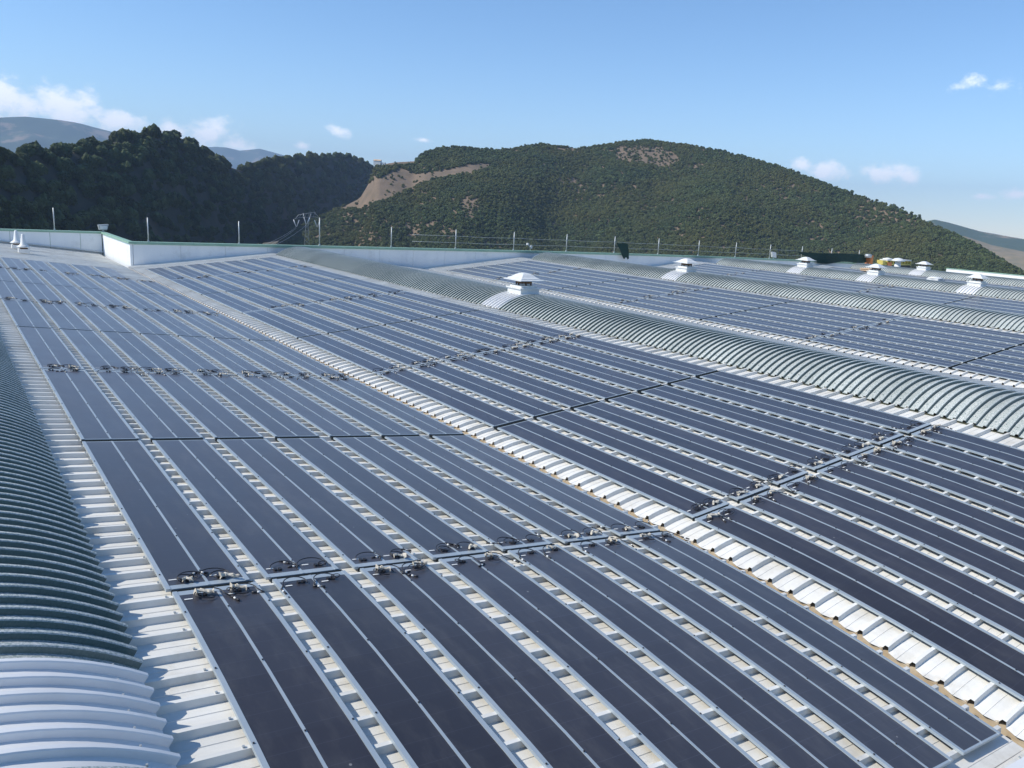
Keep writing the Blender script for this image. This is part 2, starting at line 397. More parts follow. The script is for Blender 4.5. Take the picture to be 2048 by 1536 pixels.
# the stretch over the left pitch: narrow joints at 2.4 m
xs = [.10, -1.15, -2.85, -5.0, -7.4, -9.8, -12.2]
for a, b in zip(xs[1:], xs[:-1]): pbox('parapet_panel', a+.012, b-.012, YF2-.10, YF2+.04, -.3, WT-.10, M_wall)
for (a, b) in ((YF, 44.1), (44.1, 46.4), (46.4, 48.7), (48.7, YF2-.12)): pbox('parapet_panel', .14, .28, a+.006, b-.006, -.3, WT-.10, M_wall)
pbox('parapet_backing', -12.2, .10, YF2-.07, YF2+.02, -.3, WT-.14, M_cap)
pbox('parapet_coping', -12.3, .34, YF2-.16, YF2+.34, WT-.10, WT+.02, M_cap)
pbox('parapet_coping', .06, .34, YF-.08, YF2-.162, WT-.10, WT+.02, M_cap)
x = .342
while x < XR-.1:
    e = min(x+2.55, XR-.002); mb = MB(); za, zb = WT+sag(x), WT+sag(e); ya, yb = YF-.08, YF+.34
    mb.add([(x, ya, za-.13), (e-.004, ya, zb-.13), (e-.004, yb, zb-.13), (x, yb, za-.13), (x, ya, za+.02), (e-.004, ya, zb+.02), (e-.004, yb, zb+.02), (x, yb, za+.02)],
           [(3, 2, 1, 0), (4, 5, 6, 7), (0, 1, 5, 4), (1, 2, 6, 5), (2, 3, 7, 6), (3, 0, 4, 7)])
    mb.build('parapet_coping', M_cap, bld); x = e
pbox('end_parapet', XR-.75, XR-.6, YN, 35.2, -1.2, .92, M_grpw)
pbox('end_parapet_coping', XR-.80, XR-.5, YN, 35.2, .922, .98, M_cap)
# flashing at foot of the far wall
for (x0, sgn, u1, yy) in [(0, -1, 7.6, YF2-.12)]:
    mb = MB(); mb.add([(0.1, yy-.25, .07), (-u1, yy-.25, zslope(u1)+.07), (-u1, yy, zslope(u1)+.12), (0.1, yy, .12)], [(0, 1, 2, 3)])
    mb.build('flashing', M_sheet, bld)
# white eave capping along the near roof end
for b in range(0, NB):
    for sgn, u1 in ((1, 8.0), (-1, 7.5)):
        x0 = D*b; z = droop(-5.2)
        mb = MB(); vs_ = []
        prf = [(-5.15, .005), (-5.16, .09), (-5.26, .10), (-5.28, .085), (-5.85, .075), (-5.87, .09), (-6.4, .08), (-6.42, -.5)]
        for u in (.12, u1):
            for (y, zz) in prf: vs_.append((x0+sgn*u, y, zslope(u)+z+zz+sag(x0)))
        n_ = len(prf); mb.add(vs_, [(k, k+1, n_+k+1, n_+k) for k in range(n_-1)])
        mb.build('eave_capping', M_grpw, bld)

# ------------------------------------------------------------------ barrel skylights
def vault_mesh(name, m, m2, n=6, seg=22):
    R_ = (VH*VH+VR*VR)/(2*VR); a0 = math.asin(VH/R_); cz = VR-R_
    pr = []; pit = .2
    for i in range(n):
        y = i*pit; pr += [(y, 0), (y+.112, 0), (y+.118, .050), (y+.124, .060), (y+.160, .060), (y+.168, .050), (y+.192, .0)]
    pr.append((n*pit, 0)); mb = MB()
    for (p, q) in zip(pr[:-1], pr[1:]):
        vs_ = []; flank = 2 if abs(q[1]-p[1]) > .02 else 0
        for k in range(seg+1):
            a = -a0+2*a0*k/seg
            for (y, h) in (p, q):
                rr = R_+h; vs_.append((rr*math.sin(a), y, cz+rr*math.cos(a)))
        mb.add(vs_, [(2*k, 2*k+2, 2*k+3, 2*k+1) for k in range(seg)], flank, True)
    # inner face gives the sheet its thickness at the open ends
    for (p, q) in zip(pr[:-1], pr[1:]):
        vs_ = []
        for a in (-a0, -a0+.05, a0-.05, a0):
            for (y, h) in (p, q):
                rr = R_+h-.012; vs_.append((rr*math.sin(a), y, cz+rr*math.cos(a)))
        mb.add(vs_, [(0, 1, 3, 2), (4, 5, 7, 6)], 0, False)
    for i in range(0, n, 1):   # fixing screws near both feet
        for a in (-a0+.09, a0-.09):
            rr = R_+.0; c = (rr*math.sin(a), i*pit+.05, cz+rr*math.cos(a))
            mb.box(c[0]-.007, c[0]+.007, c[1]-.007, c[1]+.007, c[2]-.01, c[2]+.018, 1)
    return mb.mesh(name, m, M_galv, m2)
M_flank = mat('dark_skylight_flank', (.065, .115, .115), .30, col2=(.11, .16, .155), vscale=60, coords='World')  # rib flanks a darker teal than the pans and rib tops
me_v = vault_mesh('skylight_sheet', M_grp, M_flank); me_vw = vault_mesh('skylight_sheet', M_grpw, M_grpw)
ZV = zslope(FOOT_B)+.005
def vault(xc, y0, y1, whites, label, half=VH):
    t = empty('barrel_skylight', (xc, y0, ZV+sag(xc-9.5))); tag(t, label, 'skylight', 'ribbed barrel skylights along the roof ridges')
    sx = half/VH
    y = y0; k = 0
    while y < y1:
        wh = any(abs(y+.6-c) < .61 for c in whites)
        rx = math.atan2(droop(y+1.2)-droop(y), 1.2)
        M = Matrix.Translation((0, y-y0, droop(y))) @ Matrix.Rotation(rx, 4, 'X') @ Matrix.Diagonal((sx, 1, 1, 1))
        o = obj('skylight_sheet', me_vw if wh else me_v, t, M)
        if wh: o['label'] = 'opaque white ribbed sheet'
        y += 1.2
    ye = y
    mb = MB()
    for sgn in (-1, 1):
        x0, x1 = sorted((sgn*(half-.09), sgn*(half-.004))); 
        mb.box(x0, x1, 0, ye-y0, -.13, -.01, 0, ny=30, bend=lambda yy: droop(yy+y0))
    mb.build('curb', M_moss, t)
    R_ = (VH*VH+VR*VR)/(2*VR); a0 = math.asin(VH/R_); cz = VR-R_; mb = MB()
    for yy in (-.0, ye-y0):
        vs_ = [(sx*(R_-.01)*math.sin(-a0+2*a0*k/16), yy, cz+(R_-.01)*math.cos(-a0+2*a0*k/16)) for k in range(17)]+[(half-.05, yy, -.12), (-half+.05, yy, -.12)]
        mb.add([(p[0], p[1], p[2]+droop(yy+y0)) for p in vs_], [tuple(range(19))])
    mb.build('end_panel', M_grp, t)
    return t
def snap(y0, c): return y0+1.2*round((c-.6-y0)/1.2)+.6
XV0 = -(FOOT_A+.09+VH-.02); XV = [FOOT_B+VH-.02+D*i for i in range(4)]
V0Y = -5.4+.42-.42
c0 = -2.08; y00 = c0-.6-1.2*3
vault(XV0, y00, 45, [c0], 'dark green ribbed barrel skylight in the left foreground, beside the left panels')
vents = [[17.2], [26.3], [31.1, 25.1, 17.9], [31.5]]
yend = [39.7, 39.9, 38.6, 37.4]; y0s = []
lab = ['nearest lit grey green barrel skylight running across the middle of the roof',
       'second barrel skylight back, behind the largest vent, one small vent on its crest',
       'third barrel skylight back, the one carrying three white vents',
       'farthest barrel skylight, beside the white end parapet']
for i in range(4):
    cs = vents[i]; ys0 = cs[0]-.6-1.2*round((cs[0]+5)/1.2)
    y0s.append(ys0); sn = [snap(ys0, c) for c in cs]; vents[i] = sn
    vault(XV[i], ys0, yend[i], sn, lab[i])

# ------------------------------------------------------------------ ridge vents
def vent_parts(root, s=.79):
    b = .55*s; mb = MB()
    mb.box(-b, b, -b, b, -.10, .24*s, 0); mb.box(-b-.05, b+.05, -b-.05, b+.05, .24*s, .30*s, 0)
    mb.box(-b+.06, b-.06, -b+.06, b-.06, .30*s, .40*s, 0)
    mb.build('base_box', M_vent, root)
    mb = MB(); mb.lathe([(.33*s, .40*s), (.33*s, .62*s)], 18); mb.build('neck', M_vent, root)
    mb = MB(); mb.lathe([(.36*s, .49*s), (.37*s, .50*s), (.37*s, .66*s), (.36*s, .67*s)], 18, 0)
    for k in range(6):
        a = k*PI/3+.2; mb.box(.37*s*math.cos(a)-.02, .37*s*math.cos(a)+.02, .37*s*math.sin(a)-.02, .37*s*math.sin(a)+.02, .38*s, .66*s)
    mb.build('mesh_guard', M_rust, root)
    # square cowl: flat brim, step, then a four sided dome
    mb = MB(); c = .72*s
    ring = [(c, .64), (c, .675), (c*.80, .70), (c*.80, .73), (c*.60, .80), (c*.42, .90), (c*.24, .965), (c*.08, .99)]
    vs_ = []
    for (r, z) in ring: vs_ += [(-r, -r, z*s), (r, -r, z*s), (r, r, z*s), (-r, r, z*s)]
    fs = [(3, 2, 1, 0)]
    for i in range(len(ring)-1):
        for k in range(4): fs.append((4*i+k, 4*i+(k+1) % 4, 4*i+4+(k+1) % 4, 4*i+4+k))
    e = 4*(len(ring)-1); fs.append((e, e+1, e+2, e+3)); mb.add(vs_, fs); mb.build('cowl', M_vent, root)
vlab = [['large white square vent on the crest of the nearest lit barrel skylight'],
        ['white square vent on the second barrel skylight, right of the hanging dark net'],
        ['left one of three white vents on the third skylight, just below the long green net',
         'middle one of three white vents on the third skylight, in front of the yellow frame',
         'right one of three white vents on the third skylight, nearest the right edge'],
        ['white square vent on the farthest skylight, at the left end of the white end parapet']]
proto = None
for i in range(4):
    for j, cy in enumerate(vents[i]):
        loc = (XV[i], cy, ZV+VR+.02+sag(XV[i]-9.5))
        if proto is None:
            proto = empty('roof_vent', loc); vent_parts(proto); t = proto
        else:
            t = proto.copy(); COL.objects.link(t); t.location = loc
            for ch in proto.children:
                c = ch.copy(); COL.objects.link(c); c.parent = t
        tag(t, vlab[i][j], 'roof vent', 'white square cowled vents on the skylights')

# small stuff near the farthest skylight
t = empty('mushroom_vent', (XV[3]+1.5, 34.9, .70)); tag(t, 'small round capped white exhaust stack beyond the farthest skylight, before the yellow frame', 'roof vent')
mb = MB(); mb.lathe([(.55, -.1), (.55, .10), (.30, .16), (.28, .9)], 14); mb.build('stack', M_vent, t)
mb = MB(); mb.lathe([(.30, .9), (.62, .92), (.60, 1.02), (.35, 1.18), (.05, 1.24)], 14); mb.build('cap', M_vent, t)
t = empty('flat_vent', (64.2, 35.6, zslope(7.2)-.16)); tag(t, 'low orange tinted box on the roof left of the farthest skylight', 'roof box')
mb = MB(); mb.box(-.55, .55, -.45, .45, 0, .16); mb.build('box', M_brk, t)
mb = MB(); mb.box(-.62, .62, -.52, .52, .162, .24); mb.build('lid', M_brk, t)
t = empty('flat_vent', (62.9, 28.4, zslope(5.9)-.16)); tag(t, 'low white domed hatch on the panels before the farthest skylight', 'roof hatch')
mb = MB(); mb.box(-.55, .55, -.5, .5, 0, .16); mb.build('curb', M_vent, t)
mb = MB(); mb.lathe([(.62, .162), (.60, .22), (.40, .30), (.05, .33)], 12); mb.build('dome', M_vent, t)

# two conical cowls at the far left
def cone_vent(x, y, label):
    t = empty('conical_vent', (x, y, zslope(-x)+.02)); tag(t, label, 'roof vent', 'conical white vents on the bare far left roof')
    s = .64
    mb = MB(); mb.box(-.42*s, .42*s, -.42*s, .42*s, 0, .30*s); mb.build('base_box', M_vent, t)
    mb = MB(); mb.lathe([(.30*s, .3*s), (.30*s, .48*s)], 14); mb.build('neck', M_rust, t)
    mb = MB(); mb.lathe([(.50*s, .44*s), (.52*s, .50*s), (.36*s, .60*s), (.24*s, .72*s), (.13*s, 1.50*s), (.09*s, 1.56*s)], 16); mb.build('cowl', M_vent, t)
cone_vent(-4.85, 43.9, 'nearer of the two white conical vents, right one, at the far left of the roof')
cone_vent(-4.95, 46.9, 'farther of the two white conical vents, left one, close under the far parapet')

# ------------------------------------------------------------------ posts on the parapet, rails
def post(x, y, h, label, z=WT):
    t = empty('metal_post', (x, y, z)); tag(t, label, 'post', 'thin metal posts standing on the far parapet')
    mb = MB(); mb.tube([(0, 0, 0), (0, 0, h)], .035, 8); mb.build('tube', M_galv, t)
    mb = MB(); mb.box(-.07, .07, -.05, .05, .02, .05); mb.box(-.04, .04, -.04, .04, .05, .14); mb.build('foot', M_galv, t)
ordn = ['first', 'second', 'third', 'fourth', 'fifth', 'sixth', 'seventh', 'eighth', 'ninth', 'tenth', 'eleventh', 'twelfth', 'thirteenth', 'fourteenth', 'fifteenth', 'sixteenth']
post(-2.55, YF2+.1, 1.42, 'thin pale post on the green capped parapet at the far left')
px = [1.14+5.12*k for k in range(15)]
for k, x in enumerate(px):
    h = 1.38 if k != 2 else 1.80
    if k == 2: lb = 'tallest thin post on the parapet, behind the far end of the nearest lit skylight'
    else: lb = '%s thin post along the long parapet, counted from the step in the wall' % ordn[k]
    post(x, YF+.12, h, lb, WT+sag(x))
for zz, lb in ((.92, 'upper of the two thin safety cables strung along the parapet posts'), (.46, 'lower of the two thin safety cables strung along the parapet posts')):
    mb = MB(); pts = []
    for k in range(4, 13):
        pts.append((px[k], YF+.12, WT+zz+sag(px[k])))
        if k < 12: pts.append((px[k]+2.56, YF+.12, WT+zz-.035+sag(px[k]+2.56)))
    pts = [(px[3]+1.6, YF+.12, WT+zz)]+pts
    mb.tube(pts, .013, 5)
    o = mb.build('safety_cable', M_galv); tag(o, lb, 'cable', 'safety cables on the parapet')
# flood light on the corner of the stepped wall
t = empty('flood_light', (.20, YF2-.1, WT+.02)); tag(t, 'small floodlight standing on the corner where the far left parapet steps forward', 'floodlight')
mb = MB(); mb.box(-.05, .05, -.05, .05, 0, .12); mb.build('bracket', M_galv, t)
mb = MB(); vs_ = [(-.24, -.16, .12), (.20, -.16, .12), (.20, .16, .12), (-.24, .16, .12), (-.30, -.2, .44), (.32, -.2, .50), (.32, .2, .50), (-.30, .2, .44)]
mb.add(vs_, [(3, 2, 1, 0), (4, 5, 6, 7), (0, 1, 5, 4), (1, 2, 6, 5), (2, 3, 7, 6), (3, 0, 4, 7)]); mb.build('housing', M_galv, t)
mb = MB(); mb.box(-.20, .22, -.235, -.19, .18, .40); mb.build('glass', M_vent, t)
# bracket camera at about x=28.4 and floodlight at x=57
t = empty('wall_bracket', (28.3, YF+.1, WT+.02)); tag(t, 'small pale twin lamp bracket clipped to the parapet between two posts', 'lamp bracket')
mb = MB(); mb.tube([(0, 0, 0), (0, 0, .25), (-.25, 0, .45)], .035, 6); mb.build('arm', M_galv, t)
mb = MB(); mb.box(-.34, -.20, -.07, .07, .42, .56); mb.box(.02, .14, -.06, .06, .16, .38); mb.build('lamp', M_vent, t)
t = empty('flood_light', (58.0, YF+.05, WT+.02+sag(58))); tag(t, 'white tilted floodlight on the parapet between posts, above the third skylight', 'floodlight')
mb = MB(); mb.box(-.05, .05, -.05, .05, 0, .2); mb.build('bracket', M_galv, t)
mb = MB(); mb.add([(-.25, -.1, .2), (.35, -.1, .12), (.2, -.1, .62), (-.45, -.1, .70), (-.2, .12, .15), (.35, .12, .08), (.22, .12, .6), (-.35, .12, .66)], [(0, 1, 2, 3), (7, 6, 5, 4), (0, 4, 5, 1), (1, 5, 6, 2), (2, 6, 7, 3), (3, 7, 4, 0)]); mb.build('housing', M_vent, t)

# dark green nets
def cloth(name, corners, label, nx=14, nz=6, amp=.12, bottom=None, cat='net'):
    a, b, c, d = [Vector(p) for p in corners]     # top-left, top-right, bottom-right, bottom-left
    mb = MB(); vs_ = []
    for j in range(nz+1):
        for i in range(nx+1):
            u = i/nx; v = j/nz
            p = (a*(1-u)+b*u)*(1-v)+(d*(1-u)+c*u)*v
            sag = (-.10*math.sin(u*PI*3) if v > .5 else 0)
            p = p+Vector((0, amp*noise.noise(Vector((p.x*1.3, p.z*1.6, 3))), sag*v-.05*math.sin(u*PI*2)*(1-v)))
            vs_.append(p)
    fs = [(j*(nx+1)+i, j*(nx+1)+i+1, (j+1)*(nx+1)+i+1, (j+1)*(nx+1)+i) for j in range(nz) for i in range(nx)]
    back = [Vector(p)+Vector((0, .012, 0)) for p in vs_]; n_ = len(vs_)
    mb.add(vs_+back, fs+[tuple(i+n_ for i in f[::-1]) for f in fs], 0, True)
    o = mb.build(name, M_net); tag(o, label, cat); return o
def on_wall(x, y, Y): 
    d = ray(x, y); t_ = (Y-CAM.y)/d.y; return CAM+d*t_
cloth('hanging_net', [on_wall(1233, 485, YF-.2), on_wall(1256, 488, YF-.2), on_wall(1258, 517, YF-.35), on_wall(1246, 516, YF-.35)],
      'narrow torn dark green net hanging over the parapet left of the second skylight vent', 5, 8, .08)
cloth('long_net', [on_wall(1593, 503, YF-.15), on_wall(1738, 510, YF-.15), on_wall(1736, 524, YF-.25), on_wall(1636, 526, YF-.25)],
      'long dark green net stretched over the parapet behind the farthest skylight', 26, 5, .15)
# round signal and orange box at its right end
p = on_wall(1735, 522, YF-.4)
t = empty('barrel', (p.x, p.y, p.z)); tag(t, 'orange barrel with a pale round lid standing at the right end of the long net', 'barrel')
mb = MB(); mb.box(.02, .55, -.3, .3, -.5, .62); mb.build('body', M_orange, t)
mb = MB(); mb.lathe([(.05, .35), (.36, .36), (.38, .62), (.30, .74), (.06, .76)], 14, 0, (-.18, -.1, 0)); mb.build('lid', M_galv, t)

# long yellow and white framed walkway beyond the last skylight
pA = on_wall(1762, 527, 40.6); 
t = empty('walkway_frame', (pA.x, pA.y, pA.z)); tag(t, 'long low yellow and white frame with square openings beyond the farthest skylight', 'walkway')
Lw = 5.4
mb = MB(); mb.box(.2, Lw, -.4, .4, -.55, -.12); mb.build('dark_base', M_dark, t)
mb = MB(); mb.box(0, Lw, -.42, .42, -.118, .02); mb.build('lower_rail', M_yel, t)
mb = MB(); mb.box(.4, Lw, -.45, .45, .34, .46); mb.build('upper_rail', M_vent, t)
for k in range(9): 
    mb = MB(); mb.box(.45+k*.6, .57+k*.6, -.43, .43, .022, .338); mb.build('upright', M_yel, t)
mb = MB(); mb.box(-.3, .3, -.35, .35, -.10, .36); mb.build('end_block', M_yel, t)
mb = MB(); mb.box(.5, 1.3, -.5, -.46, -.40, .18); mb.build('orange_guard', M_orange, t)
mb = MB(); mb.lathe([(.55, .462), (.5, .56), (.1, .64)], 14, 0, (1.2, 0, 0)); mb.build('white_cap', M_vent, t)
mb = MB(); mb.tube([(.9, .3, .4), (.9, .3, 1.55), (Lw+1.6, .3, 1.30)], .02, 5); mb.build('handrail', M_rust, t)

# ------------------------------------------------------------------ solar panels
SL, SM = .044, .028            # side rail, middle rail widths
def gh(j): return .070 if j % 2 else .032      # half gap at each cross joint
def panel_meshes(L, wide0, wide1, bend=None, gp=.1, screws=True):
    # local: x across 0..PW, y along 0..L, z = height over the rib tops
    ny = 6 if bend else 1; B = bend
    e0 = .085 if wide0 else .022; e1 = .085 if wide1 else .022
    fr = MB(); z0, z1 = .0, .030
    fr.box(0, SL, 0, L, z0, z1, 0, ny, B); fr.box(PW-SL, PW, 0, L, z0, z1, 0, ny, B)
    xm = PW/2; fr.box(xm-SM/2, xm+SM/2, 0, L, z0, z1-.003, 0, ny, B)
    for (ya, yb) in ((0, e0), (L-e1, L)):
        for (xa, xb) in ((SL, xm-SM/2), (xm+SM/2, PW-SL)):
            fr.box(xa, xb, ya, yb, z0, z1-.006, 0, 1, B)
    if screws:
        n = 6
        for k in range(n):
            y = .35+k*1.0
            if y > L-.1: break
            b = B(y) if B else 0
            for x in (.014, PW-.014, xm): fr.box(x-.0065, x+.0065, y-.0065, y+.0065, z1+b, z1+.008+b, 1)
    fr.box(.01, PW-.01, L+.001, L+gp-.004, -.03, .015, 2, 1, B)  # added dark strip, stands in for the shaded void between panel rows
    mf = fr.mesh('frame', M_alu, M_dark, M_gap_shade)
    lm = MB(); lm.box(SL+.001, xm-SM/2-.001, e0, L-e1, .006, .024, 0, ny, B); ml = lm.mesh('laminate', M_lam)
    return mf, ml
def loop_pts(cx, cy, r, a0, a1, n, z=.0, sq=1.0, lift=.02):
    return [(cx+r*math.cos(a0+(a1-a0)*i/n), cy+sq*r*math.sin(a0+(a1-a0)*i/n), z+lift+.022*math.sin(PI*i/n)) for i in range(n+1)]
def cable_mesh(seed, d):
    # leads lying at the end of one strip; d=+1: panel extends towards +y
    r_ = random.Random(seed); mb = MB(); z = .03; cx = .20+r_.uniform(-.05, .05); cy = d*(.15)
    for k in (-1, 1):
        mb.box(cx+k*.025-.014, cx+k*.025+.014, cy-.022, cy+.022, z-.008, z+.016, 0)
    v = r_.random()
    a = r_.uniform(-.4, .5)
    if v < .75:
        p = loop_pts(cx+.02, cy+d*.03, .075+.03*r_.random(), a, a+5.2, 12, z, .75, .008); mb.tube(p, .0058, 5)
    p = loop_pts(cx+.07, cy+d*.02, .11+.05*r_.random(), PI+a, PI+a-3.4, 10, z, .8, .01)
    p.append((p[-1][0]+.05, p[-1][1]+d*.08, z)); mb.tube(p, .0058, 5)
    q = Vector(p[-1]); dirn = Vector((r_.uniform(-1, 1), d*r_.uniform(-.3, .8), 0)).normalized()
    mb.tube([q, q+dirn*.04], .011, 6); mb.tube([q+dirn*.042, q+dirn*.07], .010, 6, 1); mb.tube([q+dirn*.072, q+dirn*.12], .011, 6)
    if r_.random() < .5: mb.tube(loop_pts(cx-.05, cy, .05, 0, 5.5, 9, z, .7, .008), .005, 5)
    return mb.mesh('cable', M_dark, M_stick)
def wrap_mesh(seed, d):
    r_ = random.Random(seed); mb = MB(); z = .04; L_ = r_.uniform(.08, .20); n = 8; x0 = r_.uniform(.12, .2); y0 = d*.11
    vs_ = []; fs = []
    an = r_.uniform(-.35, .35)
    for i in range(n+1):
        u = i/n; cx = x0+u*L_*math.cos(an); cy = y0+u*L_*math.sin(an)+.02*math.sin(u*5); rr = (.010+.014*r_.random())*(1 if 0 < i < n else 1.6)
        for k in range(6):
            a = k*PI/3; q = rr*r_.uniform(.6, 1.25)
            vs_.append((cx+r_.uniform(-.01, .01), cy+q*math.cos(a)*1.3, z+.015+q*math.sin(a)))
    for i in range(n):
        for k in range(6): fs.append((i*6+k, i*6+(k+1) % 6, (i+1)*6+(k+1) % 6, (i+1)*6+k))
    mb.add(vs_, fs+[tuple(range(6)), tuple(n*6+k for k in range(5, -1, -1))], 0); return mb.mesh('cable_wrap', M_wrap)
CB = {d: [cable_mesh(s*7+d, d) for s in range(7)] for d in (1, -1)}
WR = {d: [wrap_mesh(s*5+d, d) for s in range(6)] for d in (1, -1)}
stk = MB(); stk.box(0, .075, 0, .018, .025, .0275); me_st = stk.mesh('sticker', M_stick)
PM = {}
def get_pm(row):
    y0, y1 = ROWY[row]+gh(row), ROWY[row+1]-gh(row+1)
    L = y1-y0; gp = 2*gh(row+1)
    key = row if row < 0 else round(L, 2)
    w0, w1 = row % 2 == 0, row % 2 != 0
    key = (key, w0)
    if key not in PM:
        bend = None
        if row < 0: bend = lambda y: droop(y+y0)-droop(y0)
        PM[key] = panel_meshes(L, w0, w1, bend, gp)
    return PM[key]
def visible(p, m=90):
    q = pix(p); return q is not None and -m < q[0] < 2048+m and -m < q[1] < 1536+m
TH = .052
slope_txt = {'A': 'left of the nearest gutter', 0: 'right of the nearest gutter', 1: 'on the second rising slope', 2: 'on the third rising slope', 3: 'on the fourth rising slope'}
NUMW = ['first', 'second', 'third', 'fourth', 'fifth', 'sixth', 'seventh', 'eighth']
seen = {}
def place_row(side, bay):
    W_ = PANW; sgn = -1 if side == 'A' else 1; x0 = D*bay; e = EA if side == 'A' else EB; wq = -.0413 if side == 'A' else -.0218
    zoff = .066+(LB if side == 'B' else LA)
    if bay >= 1: wq = 0
    rows = list(range(-1, 7)); first = None
    for row in rows:
        y0, y1 = ROWY[row]+gh(row), ROWY[row+1]-gh(row+1)
        any_vis = False
        for k in range(7):                   # k = 0 next to the gutter
            if side == 'A' and row == 6 and k < 1: continue
            ua = e+k*(PW+GP); ua += wq*(ua-e+PW/2)*((ua-e+PW/2)-W_)/W_
            ym = (y0+y1)/2
            if not any(visible((x0+sgn*(ua+PW*a), y, zslope(ua))) for a in (0, 1) for y in (y0, ym, y1)): continue
            if first is None: first = row
            key = 'A' if side == 'A' else bay
            lbl = 'dark double solar panel %s, %s from gutter, %s row from camera' % (slope_txt[key], NUMW[k], NUMW[row-first])
            base = Vector((x0+sgn*(ua if sgn > 0 else ua+PW), y0, zslope(ua if sgn > 0 else ua+PW)+zoff+droop(y0)+sag(x0)))
            # local x axis always towards +X world
            ang = -math.atan(S)*sgn
            t = empty('solar_panel', base); t.rotation_euler = (0, ang, 0)
            jx = rnd.uniform(-.006, .006); t.location.x += jx; t.location.y += rnd.uniform(-.008, .008)
            tag(t, lbl, 'solar panel', 'double solar panels laid in rows on the roof')
            mf, ml = get_pm(row)
            obj('frame', mf, t)
            obj('laminate', ml, t)
            o = obj('laminate', ml, t); o.location.x = PW/2+SM/2-SL
            # leads at the wide end
            wide_at0 = row % 2 == 0
            dd = 1 if wide_at0 else -1
            Lr = y1-y0
            yy = 0 if wide_at0 else Lr
            far = (Vector(base)-CAM).length
            j_line = row if wide_at0 else row+1
            if far < 75:
                for s_ in range(2):
                    if far > 26 and rnd.random() < .4: continue
                    xx = s_*(PW/2-.01)+(.0)
                    bz = 0 if row >= 0 else (droop(y0+yy)-droop(y0))
                    mx = rnd.random() < .4
                    sc_ = 1.02
                    o = obj('cable', rnd.choice(CB[dd]), t, Matrix.Translation((xx+(.0 if not mx else .42), yy, bz)) @ Matrix.Diagonal(((-1 if mx else 1)*sc_, sc_, sc_, 1)))
                    if rnd.random() < .5: obj('cable_wrap', rnd.choice(WR[dd]), t, Matrix.Translation((xx+rnd.uniform(-.02, .04), yy, bz)) @ Matrix.Diagonal((sc_, sc_, sc_*1.1, 1)))
                    if far < 30: obj('sticker', me_st, t, Matrix.Translation((xx+.07, yy+dd*.20, bz)))
place_row('A', 0)
for b in range(4): place_row('B', b)

# ------------------------------------------------------------------ terrain
def az_el(x, y):
    d = ray(x, y); return math.atan2(d.x, d.y), d.z/math.hypot(d.x, d.y)
def outline(pts, lower=0):
    A_ = sorted([az_el(*p) for p in pts]); return np.array([a for a, _ in A_]), np.array([e for _, e in A_])
def fbm(x, y, s, o=4, seed=0):
    return noise.fractal(Vector((x/s+seed*13.7, y/s-seed*7.1, seed*3.3)), 1.0, 2.0, o)
M_ground = mat('dry_ground', (.17, .125, .075), .95, col2=(.075, .080, .040), vscale=.02, coords='World', detail=8)
M_soil = mat('forest_floor', (.030, .032, .020), .95, col2=(.060, .050, .034), vscale=.03, coords='World', detail=8, lo=.48, hi=.66)
M_far = mat('distant_slope', (.050, .078, .040), .95, col2=(.26, .20, .13), vscale=.0045, coords='World', detail=7, lo=.54, hi=.62)
M_slope = mat('dry_slope', (.21, .15, .10), .95, col2=(.13, .10, .065), vscale=.05, coords='World', detail=8)
M_brown = mat('brown_slope', (.30, .22, .12), .95, col2=(.17, .15, .08), vscale=.02, coords='World', detail=7)

# ground: flat top under the factory, then falling to the valley floor
gm = MB(); radii = [0, 60, 110, 150, 200, 300, 450, 700, 1100, 2000, 4000, 8000, 14000]; na = 72; vs_ = []
for r in radii:
    z = ZB if r <= 110 else (ZB-50*min(1, (r-110)/150.))
    for k in range(na):
        a = 2*PI*k/na; vs_.append((20+r*math.cos(a), 15+r*math.sin(a), z-.02))
fs = [(i*na+k, (i+1)*na+k, (i+1)*na+(k+1) % na, i*na+(k+1) % na) for i in range(len(radii)-1) for k in range(na)]
gm.add(vs_, fs); o = gm.build('ground', M_ground); tag(o, kind='structure')

